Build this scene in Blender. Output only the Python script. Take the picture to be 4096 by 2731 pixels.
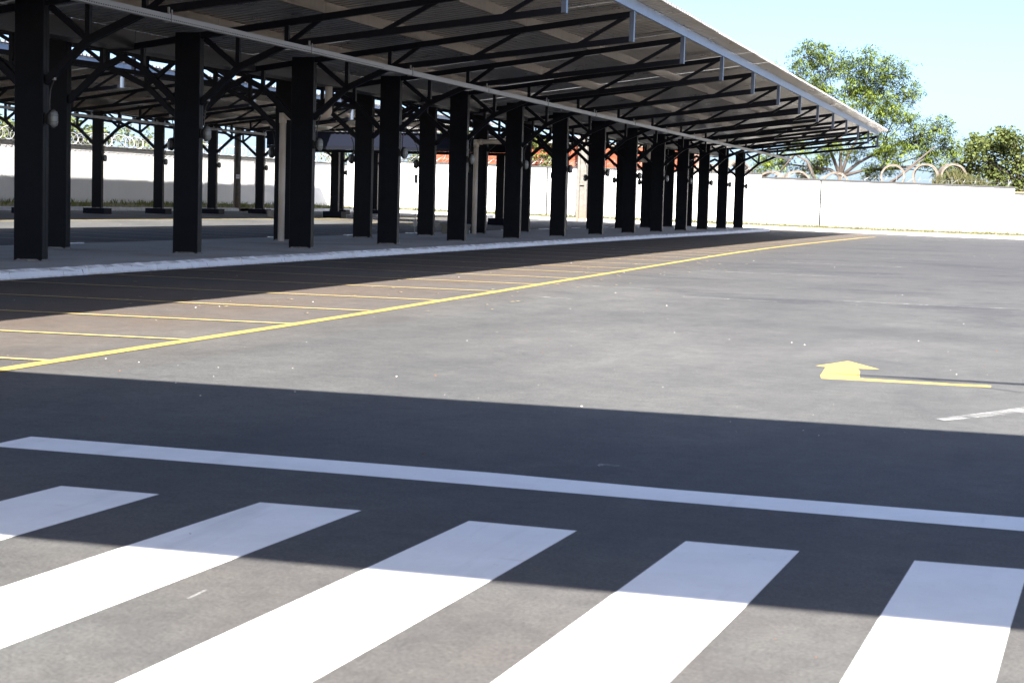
import bpy, math, random
from mathutils import Vector, Matrix
random.seed(7)
R = random.Random(11)
for o in list(bpy.data.objects): bpy.data.objects.remove(o)
scene = bpy.context.scene
C = scene.collection

# ------------------------------------------------------------------ camera
cd = bpy.data.cameras.new('camera'); cam = bpy.data.objects.new('camera', cd); C.objects.link(cam)
r = Vector((0.9583748, 0.2841462, 0.0279051)); u = Vector((-0.0496065, 0.0694655, 0.9963502)); w = Vector((-0.2811707, 0.9562612, -0.0806695))
cam.matrix_world = Matrix(((r.x, u.x, -w.x, 0), (r.y, u.y, -w.y, 0), (r.z, u.z, -w.z, 1.255), (0, 0, 0, 1)))
cd.sensor_width = 36; cd.sensor_fit = 'HORIZONTAL'; cd.lens = 7000 / 4096 * 36
cd.clip_start = .1; cd.clip_end = 6000
cd.dof.use_dof = True; cd.dof.focus_distance = 34; cd.dof.aperture_fstop = 9
scene.camera = cam
# ------------------------------------------------------------------ sky, sun, exposure
SUN = Vector((.388, -1.29, 1.0)).normalized()
elev = math.asin(SUN.z); az = math.atan2(SUN.x, SUN.y)
world = bpy.data.worlds.new('World'); scene.world = world; world.use_nodes = True
nt = world.node_tree; nt.nodes.clear()
sky = nt.nodes.new('ShaderNodeTexSky'); sky.sky_type = 'NISHITA'; sky.sun_disc = False
sky.sun_elevation = elev; sky.sun_rotation = az; sky.altitude = 600; sky.air_density = 0.55; sky.dust_density = 3.0; sky.ozone_density = 3.4
bg = nt.nodes.new('ShaderNodeBackground'); bg.inputs['Strength'].default_value = .07
wo = nt.nodes.new('ShaderNodeOutputWorld')
nt.links.new(sky.outputs[0], bg.inputs[0]); nt.links.new(bg.outputs[0], wo.inputs[0])
sd = bpy.data.lights.new('sun', 'SUN'); sd.energy = 5.0; sd.angle = math.radians(.55); sd.color = (1, .95, .88)
sun = bpy.data.objects.new('sun', sd); C.objects.link(sun)
sun.rotation_euler = (-SUN).to_track_quat('-Z', 'Y').to_euler()
scene.view_settings.view_transform = 'Standard'; scene.view_settings.look = 'None'
scene.view_settings.exposure = 2.4; scene.view_settings.gamma = 1
scene.view_settings.use_curve_mapping = False

# ------------------------------------------------------------------ materials
def mat(name, col, rough=.6, metal=0, spec=.5):
    m = bpy.data.materials.new(name); m.use_nodes = True
    b = m.node_tree.nodes['Principled BSDF']
    b.inputs['Base Color'].default_value = (*col, 1); b.inputs['Roughness'].default_value = rough
    b.inputs['Metallic'].default_value = metal; b.inputs['Specular IOR Level'].default_value = spec
    return m
class N:
    """small node helper"""
    def __init__(s, m): s.m = m; s.t = m.node_tree; s.b = s.t.nodes['Principled BSDF']; s.co = s.t.nodes.new('ShaderNodeTexCoord')
    def map(s, scale=(1, 1, 1), rot=(0, 0, 0), src='Object', loc=(0, 0, 0)):
        n = s.t.nodes.new('ShaderNodeMapping'); n.inputs['Scale'].default_value = scale; n.inputs['Rotation'].default_value = rot; n.inputs['Location'].default_value = loc
        s.t.links.new(s.co.outputs[src], n.inputs[0]); return n.outputs[0]
    def noise(s, vec, scale, detail=4, rough=.55, dist=0):
        n = s.t.nodes.new('ShaderNodeTexNoise'); n.inputs['Scale'].default_value = scale; n.inputs['Detail'].default_value = detail
        n.inputs['Roughness'].default_value = rough; n.inputs['Distortion'].default_value = dist
        s.t.links.new(vec, n.inputs['Vector']); return n.outputs['Fac']
    def vor(s, vec, scale, feat='F1'):
        n = s.t.nodes.new('ShaderNodeTexVoronoi'); n.inputs['Scale'].default_value = scale; n.feature = feat
        s.t.links.new(vec, n.inputs['Vector']); return n.outputs['Distance']
    def ramp(s, fac, stops, interp='LINEAR'):
        n = s.t.nodes.new('ShaderNodeValToRGB'); n.color_ramp.interpolation = interp
        e = n.color_ramp.elements
        while len(e) < len(stops): e.new(.5)
        for el, (p, c) in zip(e, stops):
            el.position = p; el.color = (*c, 1) if len(c) == 3 else c
        s.t.links.new(fac, n.inputs[0]); return n.outputs[0]
    def rampf(s, fac, a, b): return s.ramp(fac, [(a, (0, 0, 0)), (b, (1, 1, 1))])
    def mix(s, fac, a, b, mode='MIX'):
        n = s.t.nodes.new('ShaderNodeMix'); n.data_type = 'RGBA'; n.blend_type = mode
        for i, v in ((0, fac), (6, a), (7, b)):
            if hasattr(v, 'links'): s.t.links.new(v, n.inputs[i])
            elif i == 0: n.inputs[0].default_value = v
            else: n.inputs[i].default_value = (*v, 1)
        return n.outputs[2]
    def math(s, op, a, b=None):
        n = s.t.nodes.new('ShaderNodeMath'); n.operation = op; n.use_clamp = op in ('ADD', 'MULTIPLY', 'SUBTRACT')
        for i, v in ((0, a), (1, b)):
            if v is None: continue
            if hasattr(v, 'links'): s.t.links.new(v, n.inputs[i])
            else: n.inputs[i].default_value = v
        return n.outputs[0]
    def sep(s, src='Object'):
        n = s.t.nodes.new('ShaderNodeSeparateXYZ'); s.t.links.new(s.co.outputs[src], n.inputs[0]); return n.outputs
    def rng(s, v, a, b, c=0., d=1.):
        n = s.t.nodes.new('ShaderNodeMapRange'); n.inputs[1].default_value = a; n.inputs[2].default_value = b; n.inputs[3].default_value = c; n.inputs[4].default_value = d
        s.t.links.new(v, n.inputs[0]); return n.outputs[0]
    def base(s, c): s.t.links.new(c, s.b.inputs['Base Color'])
    def rough(s, c): s.t.links.new(c, s.b.inputs['Roughness'])
    def bump(s, h, strength=.3, dist=.01):
        n = s.t.nodes.new('ShaderNodeBump'); n.inputs['Strength'].default_value = strength; n.inputs['Distance'].default_value = dist
        s.t.links.new(h, n.inputs['Height']); s.t.links.new(n.outputs[0], s.b.inputs['Normal'])

MT = {}
# asphalt
m = mat('asphalt', (.1, .1, .1), .85, 0, .35); n = N(m); o3 = n.map()
big = n.noise(o3, .13, 5, .6, .6); mid = n.noise(n.map((1, .45, 1)), .55, 5, .62, .4); fine = n.noise(o3, 9, 6, .75); grit = n.noise(o3, 70, 3, .7)
col = n.ramp(big, [(.3, (.114, .115, .110)), (.5, (.146, .146, .139)), (.72, (.177, .175, .166))])
col = n.mix(n.rampf(mid, .3, .75), n.mix(1, col, (.62, .63, .66), 'MULTIPLY'), col)
xs = n.sep()
dust = n.math('MULTIPLY', n.math('MULTIPLY', n.rng(xs[0], -5.8, -8.2), n.rng(xs[0], -22, -19)), n.rampf(n.noise(o3, .35, 5, .65), .2, .55))
col = n.mix(n.math('MULTIPLY', dust, .8), col, (.132, .096, .071))
near = n.math('MULTIPLY', n.rng(xs[1], 8.5, 4.5), n.rampf(n.noise(n.map(loc=(4, 2, 0)), .6, 4), .35, .62))
col = n.mix(n.math('MULTIPLY', near, .3), col, (.146, .115, .096))
# base colour darkens along Y towards the far half, in uneven patches
far_tone = n.math('ADD', n.rng(xs[1], 12, 44, 0, .72), n.math('MULTIPLY', n.noise(n.map((.6, .8, 1), loc=(9, 3, 0)), .35, 6, .65, .3), .5))
far_tone = n.math('MULTIPLY', n.rampf(far_tone, .42, .86), n.rng(xs[0], -8.4, -6.2))
col = n.mix(n.math('MULTIPLY', far_tone, .85), col, (.084, .083, .084))
tar = n.math('MULTIPLY', n.rampf(n.noise(n.map((.45, .8, 1), loc=(1, 7, 0)), .6, 7, .7, .35), .52, .66), n.math('MULTIPLY', n.rng(xs[1], 16, 24), n.rng(xs[0], -8.4, -6.2)))
col = n.mix(n.math('MULTIPLY', tar, .72), col, (.047, .049, .056))
med = n.noise(n.map((1, .8, 1)), 2.4, 6, .7, .3)
col = n.mix(n.rampf(med, .3, .7), n.mix(1, col, (.8, .8, .81), 'MULTIPLY'), n.mix(1, col, (1.07, 1.065, 1.05), 'MULTIPLY'))
col = n.mix(n.rampf(fine, .25, .8), n.mix(1, col, (.62, .62, .63), 'MULTIPLY'), col)
col = n.mix(n.rampf(grit, .3, .75), n.mix(1, col, (.55, .55, .56), 'MULTIPLY'), n.mix(1, col, (1.16, 1.16, 1.16), 'MULTIPLY'))
oil = n.rampf(n.noise(n.map((1.4, .7, 1), loc=(5, 5, 0)), 1.15, 5, .62, .4), .66, .72)
col = n.mix(n.math('MULTIPLY', oil, .3), col, (.05, .05, .052))
trk = n.rampf(n.noise(n.map((2.4, .06, 1), (0, 0, .12)), 1.3, 4, .6, .2), .54, .66)
col = n.mix(n.math('MULTIPLY', trk, .2), col, (.055, .055, .058))
scuff = n.rampf(n.noise(n.map((.5, 2.2, 1), (0, 0, .3)), 1.9, 7, .72, 1.2), .69, .78)
col = n.mix(n.math('MULTIPLY', scuff, .45), col, (.26, .255, .245))
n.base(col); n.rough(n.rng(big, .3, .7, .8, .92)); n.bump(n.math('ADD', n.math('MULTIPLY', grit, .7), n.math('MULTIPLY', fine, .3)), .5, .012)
MT['asphalt'] = m
# paints
def paint(name, c1, c2, wear):
    m = mat(name, c1, .6); n = N(m); o3 = n.map()
    a = n.noise(o3, 3, 6, .7); b = n.noise(o3, 45, 4, .8)
    col = n.mix(n.rampf(a, .35, .7), c2, c1)
    col = n.mix(n.math('MULTIPLY', n.rampf(b, .62, .75), wear), col, (.16, .15, .14))
    st = n.rampf(n.noise(n.map((1, 2.5, 1), loc=(3, 1, 0)), 1.7, 5, .6, .5), .66, .76); col = n.mix(n.math('MULTIPLY', st, .4), col, tuple(x * y for x, y in zip(c1, (.62, .45, .3))))
    tyre = n.rampf(n.noise(n.map((3.2, .25, 1)), 1.1, 5, .65, .3), .56, .7); col = n.mix(n.math('MULTIPLY', tyre, .28), col, tuple(x * .45 for x in c1))
    n.base(col); n.bump(b, .25, .006); return m
MT['white_paint'] = paint('white_road_paint', (.85, .845, .825), (.77, .76, .74), .5)
MT['yellow_paint'] = paint('yellow_road_paint', (.44, .325, .085), (.36, .265, .07), .5)
MT['pale_yellow'] = paint('pale_yellow_road_paint', (.56, .44, .17), (.46, .36, .14), .5)
def worn(name, c, lo, hi, sc):
    m = mat(name, c, .7); n = N(m); t = n.t
    f = n.rampf(n.noise(n.map((1, 1, 1)), sc, 7, .75, .5), lo, hi)
    tr = t.nodes.new('ShaderNodeBsdfTransparent'); mx = t.nodes.new('ShaderNodeMixShader')
    t.links.new(f, mx.inputs[0]); t.links.new(tr.outputs[0], mx.inputs[1]); t.links.new(n.b.outputs[0], mx.inputs[2])
    t.links.new(mx.outputs[0], t.nodes['Material Output'].inputs[0]); return m
MT['worn_white'] = worn('worn_white_paint', (.42, .42, .41), .40, .75, 6)
MT['worn_yellow'] = worn('worn_yellow_paint', (.36, .26, .08), .2, .5, 3)
# concrete, kerb
m = mat('platform_concrete', (.34, .33, .31), .85, 0, .3); n = N(m); o3 = n.map()
a = n.noise(o3, .5, 6, .65, .5); b = n.noise(o3, 12, 5, .7)
col = n.ramp(a, [(.3, (.36, .31, .27)), (.5, (.5, .485, .46)), (.75, (.58, .57, .55))])
col = n.mix(n.rampf(b, .3, .7), n.mix(1, col, (.85, .84, .82), 'MULTIPLY'), col); n.base(col); n.bump(b, .3, .01); MT['concrete'] = m
m = mat('kerb_whitewash', (.72, .73, .75), .75, 0, .3); n = N(m); o3 = n.map(src='Object')
wv = n.t.nodes.new('ShaderNodeNewGeometry'); pv = wv.outputs['Position']
a = n.noise(pv, 1.6, 7, .7, .4); b = n.noise(pv, 14, 6, .75, .8); xs = n.sep()
mp = n.t.nodes.new('ShaderNodeMapping'); mp.inputs['Scale'].default_value = (1, 5.5, 1); n.t.links.new(pv, mp.inputs[0])
cr = n.noise(mp.outputs[0], 2.6, 6, .7, .4)
col = n.mix(n.rampf(a, .3, .7), (.72, .71, .69), (.85, .85, .85))
col = n.mix(n.math('MULTIPLY', n.rampf(b, .63, .69), .9), col, (.09, .08, .07))
col = n.mix(n.math('MULTIPLY', n.rampf(cr, .64, .68), .9), col, (.04, .036, .033))
low = n.math('MULTIPLY', n.rng(xs[2], .055, .0), n.rampf(n.noise(pv, 7, 5, .7), .3, .6))
col = n.mix(low, col, (.16, .12, .095))
geo_up = n.t.nodes.new('ShaderNodeSeparateXYZ'); n.t.links.new(wv.outputs['Normal'], geo_up.inputs[0])
topm = n.math('MULTIPLY', n.rng(geo_up.outputs[2], .6, .9), n.rampf(n.noise(pv, 5, 6, .7), .3, .5))
col = n.mix(n.math('MULTIPLY', topm, .95), col, (.17, .15, .135)); n.base(col); n.bump(b, .35, .012); MT['kerb'] = m
m = mat('bright_kerb_whitewash', (.72, .72, .70), .75); n = N(m); a = n.noise(n.map(src='Object'), 3, 6, .7)
n.base(n.mix(n.rampf(a, .3, .65), (.55, .52, .48), (.74, .73, .71))); MT['kerb2'] = m
m = mat('grout', (.3, .29, .27), .9); n = N(m); a = n.noise(n.map(), 14, 6, .7); n.base(n.mix(a, (.08, .078, .075), (.24, .235, .22))); n.bump(a, .6, .03); MT['grout'] = m
# steel
m = mat('black_painted_steel', (.006, .007, .010), .45, 0, .07); n = N(m); o3 = n.map()
a = n.noise(o3, 2.5, 6, .7); b = n.noise(n.map((1, 1, .15)), 22, 5, .7); xs = n.sep()
col = n.mix(n.rampf(a, .35, .75), (.004, .005, .0075), (.009, .010, .013))
speck = n.rampf(n.noise(o3, 26, 3, .6), .74, .78); col = n.mix(n.math('MULTIPLY', speck, n.math('MULTIPLY', n.rng(xs[2], 1.1, .2), .55)), col, (.2, .15, .08))
foot = n.rampf(n.math('ADD', n.math('MULTIPLY', n.noise(n.map(), 9, 6, .75), .17), n.rng(xs[2], .0, .5, 0, .5)), .095, .10)
col = n.mix(foot, (.2, .195, .185), col)
n.base(col); n.rough(n.rng(a, .3, .7, .36, .5)); MT['steel'] = m
MT['truss'] = mat('black_truss_steel', (.0065, .0075, .011), .42, 0, .1)
def galv(name, c1, c2, rough, metal):
    m = mat(name, c1, rough, metal); n = N(m); gp = n.t.nodes.new('ShaderNodeNewGeometry'); pv = gp.outputs['Position']
    a = n.noise(pv, 1.3, 6, .65); mp = n.t.nodes.new('ShaderNodeMapping'); mp.inputs['Scale'].default_value = (1, 2.5, .35); n.t.links.new(pv, mp.inputs[0]); b = n.noise(mp.outputs[0], 4, 5, .65)
    col = n.mix(n.rampf(a, .3, .7), c1, c2); col = n.mix(n.math('MULTIPLY', n.rampf(b, .5, .72), .5), col, tuple(x * .72 for x in c1)); n.base(col); n.rough(n.rng(a, .3, .7, rough - .05, rough + .07)); return m
MT['purlin'] = galv('ground_tinted_galvanised_purlin', (.145, .115, .093), (.19, .165, .142), .42, .45)  # brown put into the galvanised colour for the ground it reflects
MT['fascia_purlin'] = galv('sky_tinted_galvanised_purlin', (.19, .23, .30), (.27, .32, .40), .4, .45)  # same galvanised steel, coloured lighter and bluer for the sky it reflects
MT['sheet'] = galv('galvanised_roof_sheet', (.30, .298, .295), (.37, .368, .365), .3, .75)
MT['end_post'] = mat('sky_tinted_end_post', (.06, .076, .105), .35)  # truss paint made lighter and bluer for sun and sky on the tips
MT['galv'] = mat('galvanised_tray', (.27, .27, .265), .5, .5)
MT['gutter'] = mat('grey_gutter', (.03, .03, .032), .45, .2)
MT['hole'] = mat('dark_hole', (.02, .02, .02), .9)
m = mat('pvc_pipe', (.62, .55, .45), .45); n = N(m); a = n.noise(n.map((1, 1, .25)), 3, 5, .6)
n.base(n.mix(n.rampf(a, .35, .65), (.52, .42, .31), (.66, .60, .52))); MT['pvc'] = m
MT['lamp_body'] = mat('black_lamp_body', (.012, .012, .012), .5)
m = mat('frosted_glass', (.27, .285, .275), .3); m.node_tree.nodes['Principled BSDF'].inputs['Transmission Weight'].default_value = .25; MT['glass'] = m
MT['cage'] = mat('cage_wire', (.13, .135, .13), .5, .3)
MT['cable'] = mat('black_conduit', (.012, .012, .013), .5)
MT['navy'] = mat('navy_fascia_steel', (.0065, .008, .015), .6, 0, .06)
# walls
m = mat('white_wall_render', (.80, .795, .78), .85, 0, .25); n = N(m); gp = n.t.nodes.new('ShaderNodeNewGeometry'); pv = gp.outputs['Position']
sx = n.t.nodes.new('ShaderNodeSeparateXYZ'); n.t.links.new(pv, sx.inputs[0])
a = n.noise(pv, .8, 6, .7); bn = n.noise(pv, 2.2, 6, .7, .6)
col = n.mix(n.rampf(a, .3, .7), (.76, .755, .74), (.82, .815, .80))
st = n.math('MULTIPLY', n.rng(sx.outputs[2], .85, .1), n.rampf(bn, .32, .55))
col = n.mix(n.math('MULTIPLY', st, .95), col, (.15, .078, .05))
mp = n.t.nodes.new('ShaderNodeMapping'); mp.inputs['Scale'].default_value = (1, 1, .12); n.t.links.new(pv, mp.inputs[0])
drip = n.rampf(n.noise(mp.outputs[0], 3.4, 5, .6), .64, .78); col = n.mix(n.math('MULTIPLY', n.math('MULTIPLY', drip, n.rng(sx.outputs[2], 1.6, .2)), .45), col, (.3, .19, .13))
n.base(col); n.bump(n.noise(pv, 30, 4, .7), .15, .01); MT['wall'] = m
MT['coping'] = mat('grey_coping', (.045, .045, .044), .85)
m = mat('pole_concrete', (.36, .34, .31), .9); n = N(m); gp = n.t.nodes.new('ShaderNodeNewGeometry'); sx = n.t.nodes.new('ShaderNodeSeparateXYZ'); n.t.links.new(gp.outputs['Position'], sx.inputs[0])
a = n.noise(n.map(), 5, 7, .72); col = n.mix(n.rampf(a, .3, .72), (.085, .078, .07), (.18, .165, .145))
col = n.mix(n.math('MULTIPLY', n.rng(sx.outputs[2], 1.2, .1), .6), col, (.2, .115, .07)); n.base(col); n.bump(a, .4, .02); MT['pole'] = m
m = mat('ring_concrete', (.4, .36, .32), .9); n = N(m); a = n.noise(n.map(), 4, 7, .72); n.base(n.mix(n.rampf(a, .3, .7), (.10, .075, .058), (.2, .178, .15))); n.bump(a, .4, .03); MT['ring'] = m
bricks = []
for i, c in enumerate(((.225, .048, .018), (.255, .058, .022), (.195, .04, .015), (.27, .095, .05))):
    m = mat('brick_clay_' + 'abcd'[i], c, .85); n = N(m); a = n.noise(n.map(), 6, 5, .7); n.base(n.mix(n.rampf(a, .3, .7), tuple(x * .82 for x in c), c)); bricks.append(m)
MT['mortar'] = mat('mortar', (.15, .1, .08), .95)
MT['fibre'] = mat('fibre_cement', (.24, .24, .235), .9)
m = mat('soil', (.2, .11, .065), .95); n = N(m); a = n.noise(n.map(), .6, 7, .7); n.base(n.mix(n.rampf(a, .35, .65), (.13, .1, .05), (.26, .15, .09))); MT['soil'] = m
m = mat('verge_grass', (.16, .17, .05), .95); n = N(m); a = n.noise(n.map(), 2.2, 7, .72); n.base(n.ramp(a, [(.3, (.05, .064, .016)), (.5, (.1, .096, .04)), (.68, (.15, .118, .067))])); n.bump(a, .6, .05); MT['verge'] = m
def leafmat(name, c1, c2, tl=.35):
    m = bpy.data.materials.new(name); m.use_nodes = True; t = m.node_tree; b = t.nodes['Principled BSDF']
    g = t.nodes.new('ShaderNodeNewGeometry'); rp = t.nodes.new('ShaderNodeValToRGB')
    rp.color_ramp.elements[0].color = (*c1, 1); rp.color_ramp.elements[1].color = (*c2, 1)
    t.links.new(g.outputs['Random Per Island'], rp.inputs[0]); t.links.new(rp.outputs[0], b.inputs['Base Color']); b.inputs['Roughness'].default_value = .7; b.inputs['Specular IOR Level'].default_value = .15
    tr = t.nodes.new('ShaderNodeBsdfTranslucent'); t.links.new(rp.outputs[0], tr.inputs[0]); mx = t.nodes.new('ShaderNodeMixShader'); mx.inputs[0].default_value = tl
    t.links.new(b.outputs[0], mx.inputs[1]); t.links.new(tr.outputs[0], mx.inputs[2]); t.links.new(mx.outputs[0], t.nodes['Material Output'].inputs[0]); return m
MT['leaf_feather'] = leafmat('feathery_leaf', (.06, .10, .016), (.21, .26, .05))
MT['leaf_round'] = leafmat('broad_leaf', (.035, .056, .015), (.125, .145, .045), .25)
MT['leaf_pale'] = leafmat('pale_leaf', (.06, .085, .03), (.16, .185, .08))
MT['leaf_vine'] = leafmat('vine_leaf', (.05, .075, .016), (.165, .175, .05))
MT['grass'] = leafmat('grass_blade', (.05, .066, .02), (.13, .12, .058), .3)
m = mat('bark', (.23, .19, .16), .9); n = N(m); a = n.noise(n.map((1, 1, .3)), 5, 6, .7); n.base(n.mix(a, (.035, .028, .023), (.105, .088, .075))); MT['bark'] = m
MT['bark_dark'] = mat('dark_bark', (.03, .024, .02), .9)
MT['wire'] = mat('razor_wire_steel', (.34, .34, .34), .4, .5)
MT['pebble'] = mat('pebble_white', (.42, .4, .37), .8)
MT['pebble2'] = mat('pebble_clay', (.2, .085, .045), .85)
MT['dry'] = mat('dry_leaf', (.42, .33, .17), .8)
MT['sign'] = mat('sign_plate', (.72, .71, .72), .6)
MT['ink'] = mat('sign_ink', (.05, .045, .05), .7)

# ------------------------------------------------------------------ geometry helpers
class MB:
    def __init__(s): s.v = []; s.f = []
    def quad(s, *p):
        i = len(s.v); s.v += [tuple(q) for q in p]; s.f.append(tuple(range(i, i + len(p)))); return s
    def box(s, x0, x1, y0, y1, z0, z1):
        i = len(s.v); s.v += [(x, y, z) for z in (z0, z1) for y in (y0, y1) for x in (x0, x1)]
        s.f += [tuple(i + k for k in q) for q in ((0, 2, 3, 1), (4, 5, 7, 6), (0, 1, 5, 4), (2, 6, 7, 3), (0, 4, 6, 2), (1, 3, 7, 5))]; return s
    def bar(s, a, b, h, wd, ext=0):
        """bar in the XZ plane from a=(x,z) to b=(x,z), depth h in plane, width wd along Y"""
        d = Vector((b[0] - a[0], 0, b[1] - a[1])); L = d.length; d /= L; q = Vector((-d.z, 0, d.x)) * (h / 2)
        A = Vector((a[0], 0, a[1])) - d * ext; Bv = Vector((b[0], 0, b[1])) + d * ext
        i = len(s.v)
        for P in (A, Bv):
            for sq in (-1, 1):
                for sy in (-1, 1):
                    s.v.append(tuple(P + q * sq + Vector((0, sy * wd / 2, 0))))
        s.f += [tuple(i + k for k in q) for q in ((0, 1, 3, 2), (4, 6, 7, 5), (0, 4, 5, 1), (2, 3, 7, 6), (0, 2, 6, 4), (1, 5, 7, 3))]; return s
    def tube(s, pts, rad, n=6, cap=True):
        pts = [Vector(p) for p in pts]; rads = rad if isinstance(rad, (list, tuple)) else [rad] * len(pts)
        rings = []; prev = None
        for k, p in enumerate(pts):
            d = (pts[min(k + 1, len(pts) - 1)] - pts[max(k - 1, 0)]).normalized()
            if prev is None: prev = d.orthogonal().normalized()
            e = (prev - d * prev.dot(d))
            e = e.normalized() if e.length > 1e-5 else d.orthogonal().normalized(); prev = e; f = d.cross(e)
            i = len(s.v); rings.append(i)
            for j in range(n):
                a = 2 * math.pi * j / n; s.v.append(tuple(p + (e * math.cos(a) + f * math.sin(a)) * rads[k]))
        for a, b in zip(rings, rings[1:]):
            for j in range(n): s.f.append((a + j, a + (j + 1) % n, b + (j + 1) % n, b + j))
        if cap: s.f.append(tuple(rings[0] + j for j in reversed(range(n)))); s.f.append(tuple(rings[-1] + j for j in range(n)))
        return s
    def mesh(s, name, m, smooth=False):
        me = bpy.data.meshes.new(name); me.from_pydata(s.v, [], s.f); me.update()
        if smooth:
            for p in me.polygons: p.use_smooth = True
        if m: me.materials.append(m)
        return me
def obj(name, me, parent=None, loc=(0, 0, 0), rot=(0, 0, 0)):
    o = bpy.data.objects.new(name, me); C.objects.link(o); o.location = loc; o.rotation_euler = rot
    if parent: o.parent = parent
    return o
def tag(o, label, cat, group=None, kind=None):
    if label: o['label'] = label
    if cat: o['category'] = cat
    if group: o['group'] = group
    if kind: o['kind'] = kind
    return o
def thing(name, label, cat, loc=(0, 0, 0), group=None, rz=0):
    o = bpy.data.objects.new(name, None); C.objects.link(o); o.location = loc; o.rotation_euler = (0, 0, rz); o.empty_display_size = .2
    return tag(o, label, cat, group)
def struct(name, me, parent=None):
    o = obj(name, me, parent); o['kind'] = 'structure'; return o
ORD = ['first', 'second', 'third', 'fourth', 'fifth', 'sixth', 'seventh', 'eighth', 'ninth', 'tenth', 'eleventh', 'twelfth', 'thirteenth', 'fourteenth', 'fifteenth']

def sst(t): t = max(0, min(1, t)); return t * t * (3 - 2 * t)
def gz(x, y):
    return .00021 * min(max(-x, 0), 43) ** 2 - .1 * sst((y - 55) / 42) * sst((x + 22) / 22)

# ------------------------------------------------------------------ ground and road
b = MB(); X = [-46 + i for i in range(87)]; Y = [-20 + 2 * i for i in range(62)]
for y in Y:
    for x in X: b.v.append((x, y, gz(x, y)))
nx = len(X)
for j in range(len(Y) - 1):
    for i in range(nx - 1): b.f.append((j * nx + i, j * nx + i + 1, (j + 1) * nx + i + 1, (j + 1) * nx + i))
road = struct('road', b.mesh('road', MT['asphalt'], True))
struct('ground', MB().quad((-3000, -3000, -.3), (3000, -3000, -.3), (3000, 4000, -.3), (-3000, 4000, -.3)).mesh('ground', MT['soil']))

def strip(pl, pr, dz=.005, step=1.0):
    """ground-hugging strip between two polylines with equal counts"""
    b = MB(); L = []; Rr = []
    for k in range(len(pl) - 1):
        nseg = max(1, int(math.dist(pl[k], pl[k + 1]) / step))
        for q in range(nseg):
            t = q / nseg; L.append((pl[k][0] + (pl[k + 1][0] - pl[k][0]) * t, pl[k][1] + (pl[k + 1][1] - pl[k][1]) * t))
            Rr.append((pr[k][0] + (pr[k + 1][0] - pr[k][0]) * t, pr[k][1] + (pr[k + 1][1] - pr[k][1]) * t))
    L.append(pl[-1]); Rr.append(pr[-1])
    for p, q in zip(L, Rr): b.v += [(p[0], p[1], gz(*p) + dz), (q[0], q[1], gz(*q) + dz)]
    for k in range(len(L) - 1): b.f.append((2 * k, 2 * k + 1, 2 * k + 3, 2 * k + 2))
    return b
# zebra crossing
yb = 2.45
for (xa, ya), (xc, yc) in (((-4.76, 6.46), (-4.31, 6.46)), ((-3.853, 6.457), (-3.394, 6.454)), ((-2.945, 6.462), (-2.507, 6.468)), ((-2.048, 6.44), (-1.607, 6.42)), ((-1.18, 6.397), (-.756, 6.388)), ((-.34, 6.389), (.05, 6.395)), ((.50, 6.39), (.94, 6.39)), ((1.38, 6.39), (1.8, 6.39))):
    k = .051
    def edge(x, y):
        return [(x - k * (y - yy) + R.uniform(-.004, .004), yy) for yy in (y, y - 1, y - 2, y - 3, yb)]
    obj('crosswalk_stripe', strip(edge(xa, ya), edge(xc, yc), .0012, .5).mesh('crosswalk_stripe', MT['white_paint']), road)
tp = [(-4.753, 7.672), (-2.85, 7.64), (-2.292, 7.628), (-1.449, 7.545), (.031, 7.499), (3, 7.4)]
bt = [(-4.765, 7.30), (-2.886, 7.289), (-2.3, 7.27), (-1.45, 7.235), (.032, 7.176), (3, 7.07)]
obj('stop_line', strip(tp, bt, .0012, .4).mesh('stop_line', MT['white_paint']), road)
# yellow bay line
yl = [(-6.5, 6.0), (-6.6, 9.0), (-6.66, 11.0), (-6.68, 13.2), (-6.70, 15.5), (-6.74, 17.7), (-6.81, 20.1), (-6.87, 22.6), (-6.95, 25), (-7.02, 27.4), (-7.08, 29.9), (-7.15, 32.5), (-7.22, 35.2), (-7.29, 37.7), (-7.37, 40.4), (-7.5, 46), (-7.55, 52), (-7.5, 60), (-7.45, 68), (-7.4, 76), (-7.4, 80), (-7.3, 83), (-7.15, 85.5)]
def yx(y):
    for a, c in zip(yl, yl[1:]):
        if a[1] <= y <= c[1]: return a[0] + (c[0] - a[0]) * (y - a[1]) / (c[1] - a[1])
    return yl[-1][0]
ww = [.065 if p[1] < 45 else .075 for p in yl]
obj('bay_end_line', strip([(p[0] - q, p[1]) for p, q in zip(yl, ww)], [(p[0] + q, p[1]) for p, q in zip(yl, ww)], .005, 1).mesh('bay_end_line', MT['yellow_paint']), road)
ys = [8.75, 11.05, 13.22, 15.42, 17.70, 20.1, 22.62, 25.0, 27.4, 29.9, 32.5, 35.1, 37.65, 40.4]
while ys[-1] < 85: ys.append(ys[-1] + 2.51)
for y in ys:
    s = .092 if y < 17 else .092 - .05 * min(1, (y - 17) / 13)
    x0 = yx(y); P = [(x0 - .02 - t * 5.85, y - s * t * 5.85) for t in (0, .25, .5, .75, 1)]; hw = .036
    obj('bay_line', strip([(p[0], p[1] + hw) for p in P], [(p[0], p[1] - hw) for p in P], .0075).mesh('bay_line', MT['pale_yellow']), road)
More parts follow.
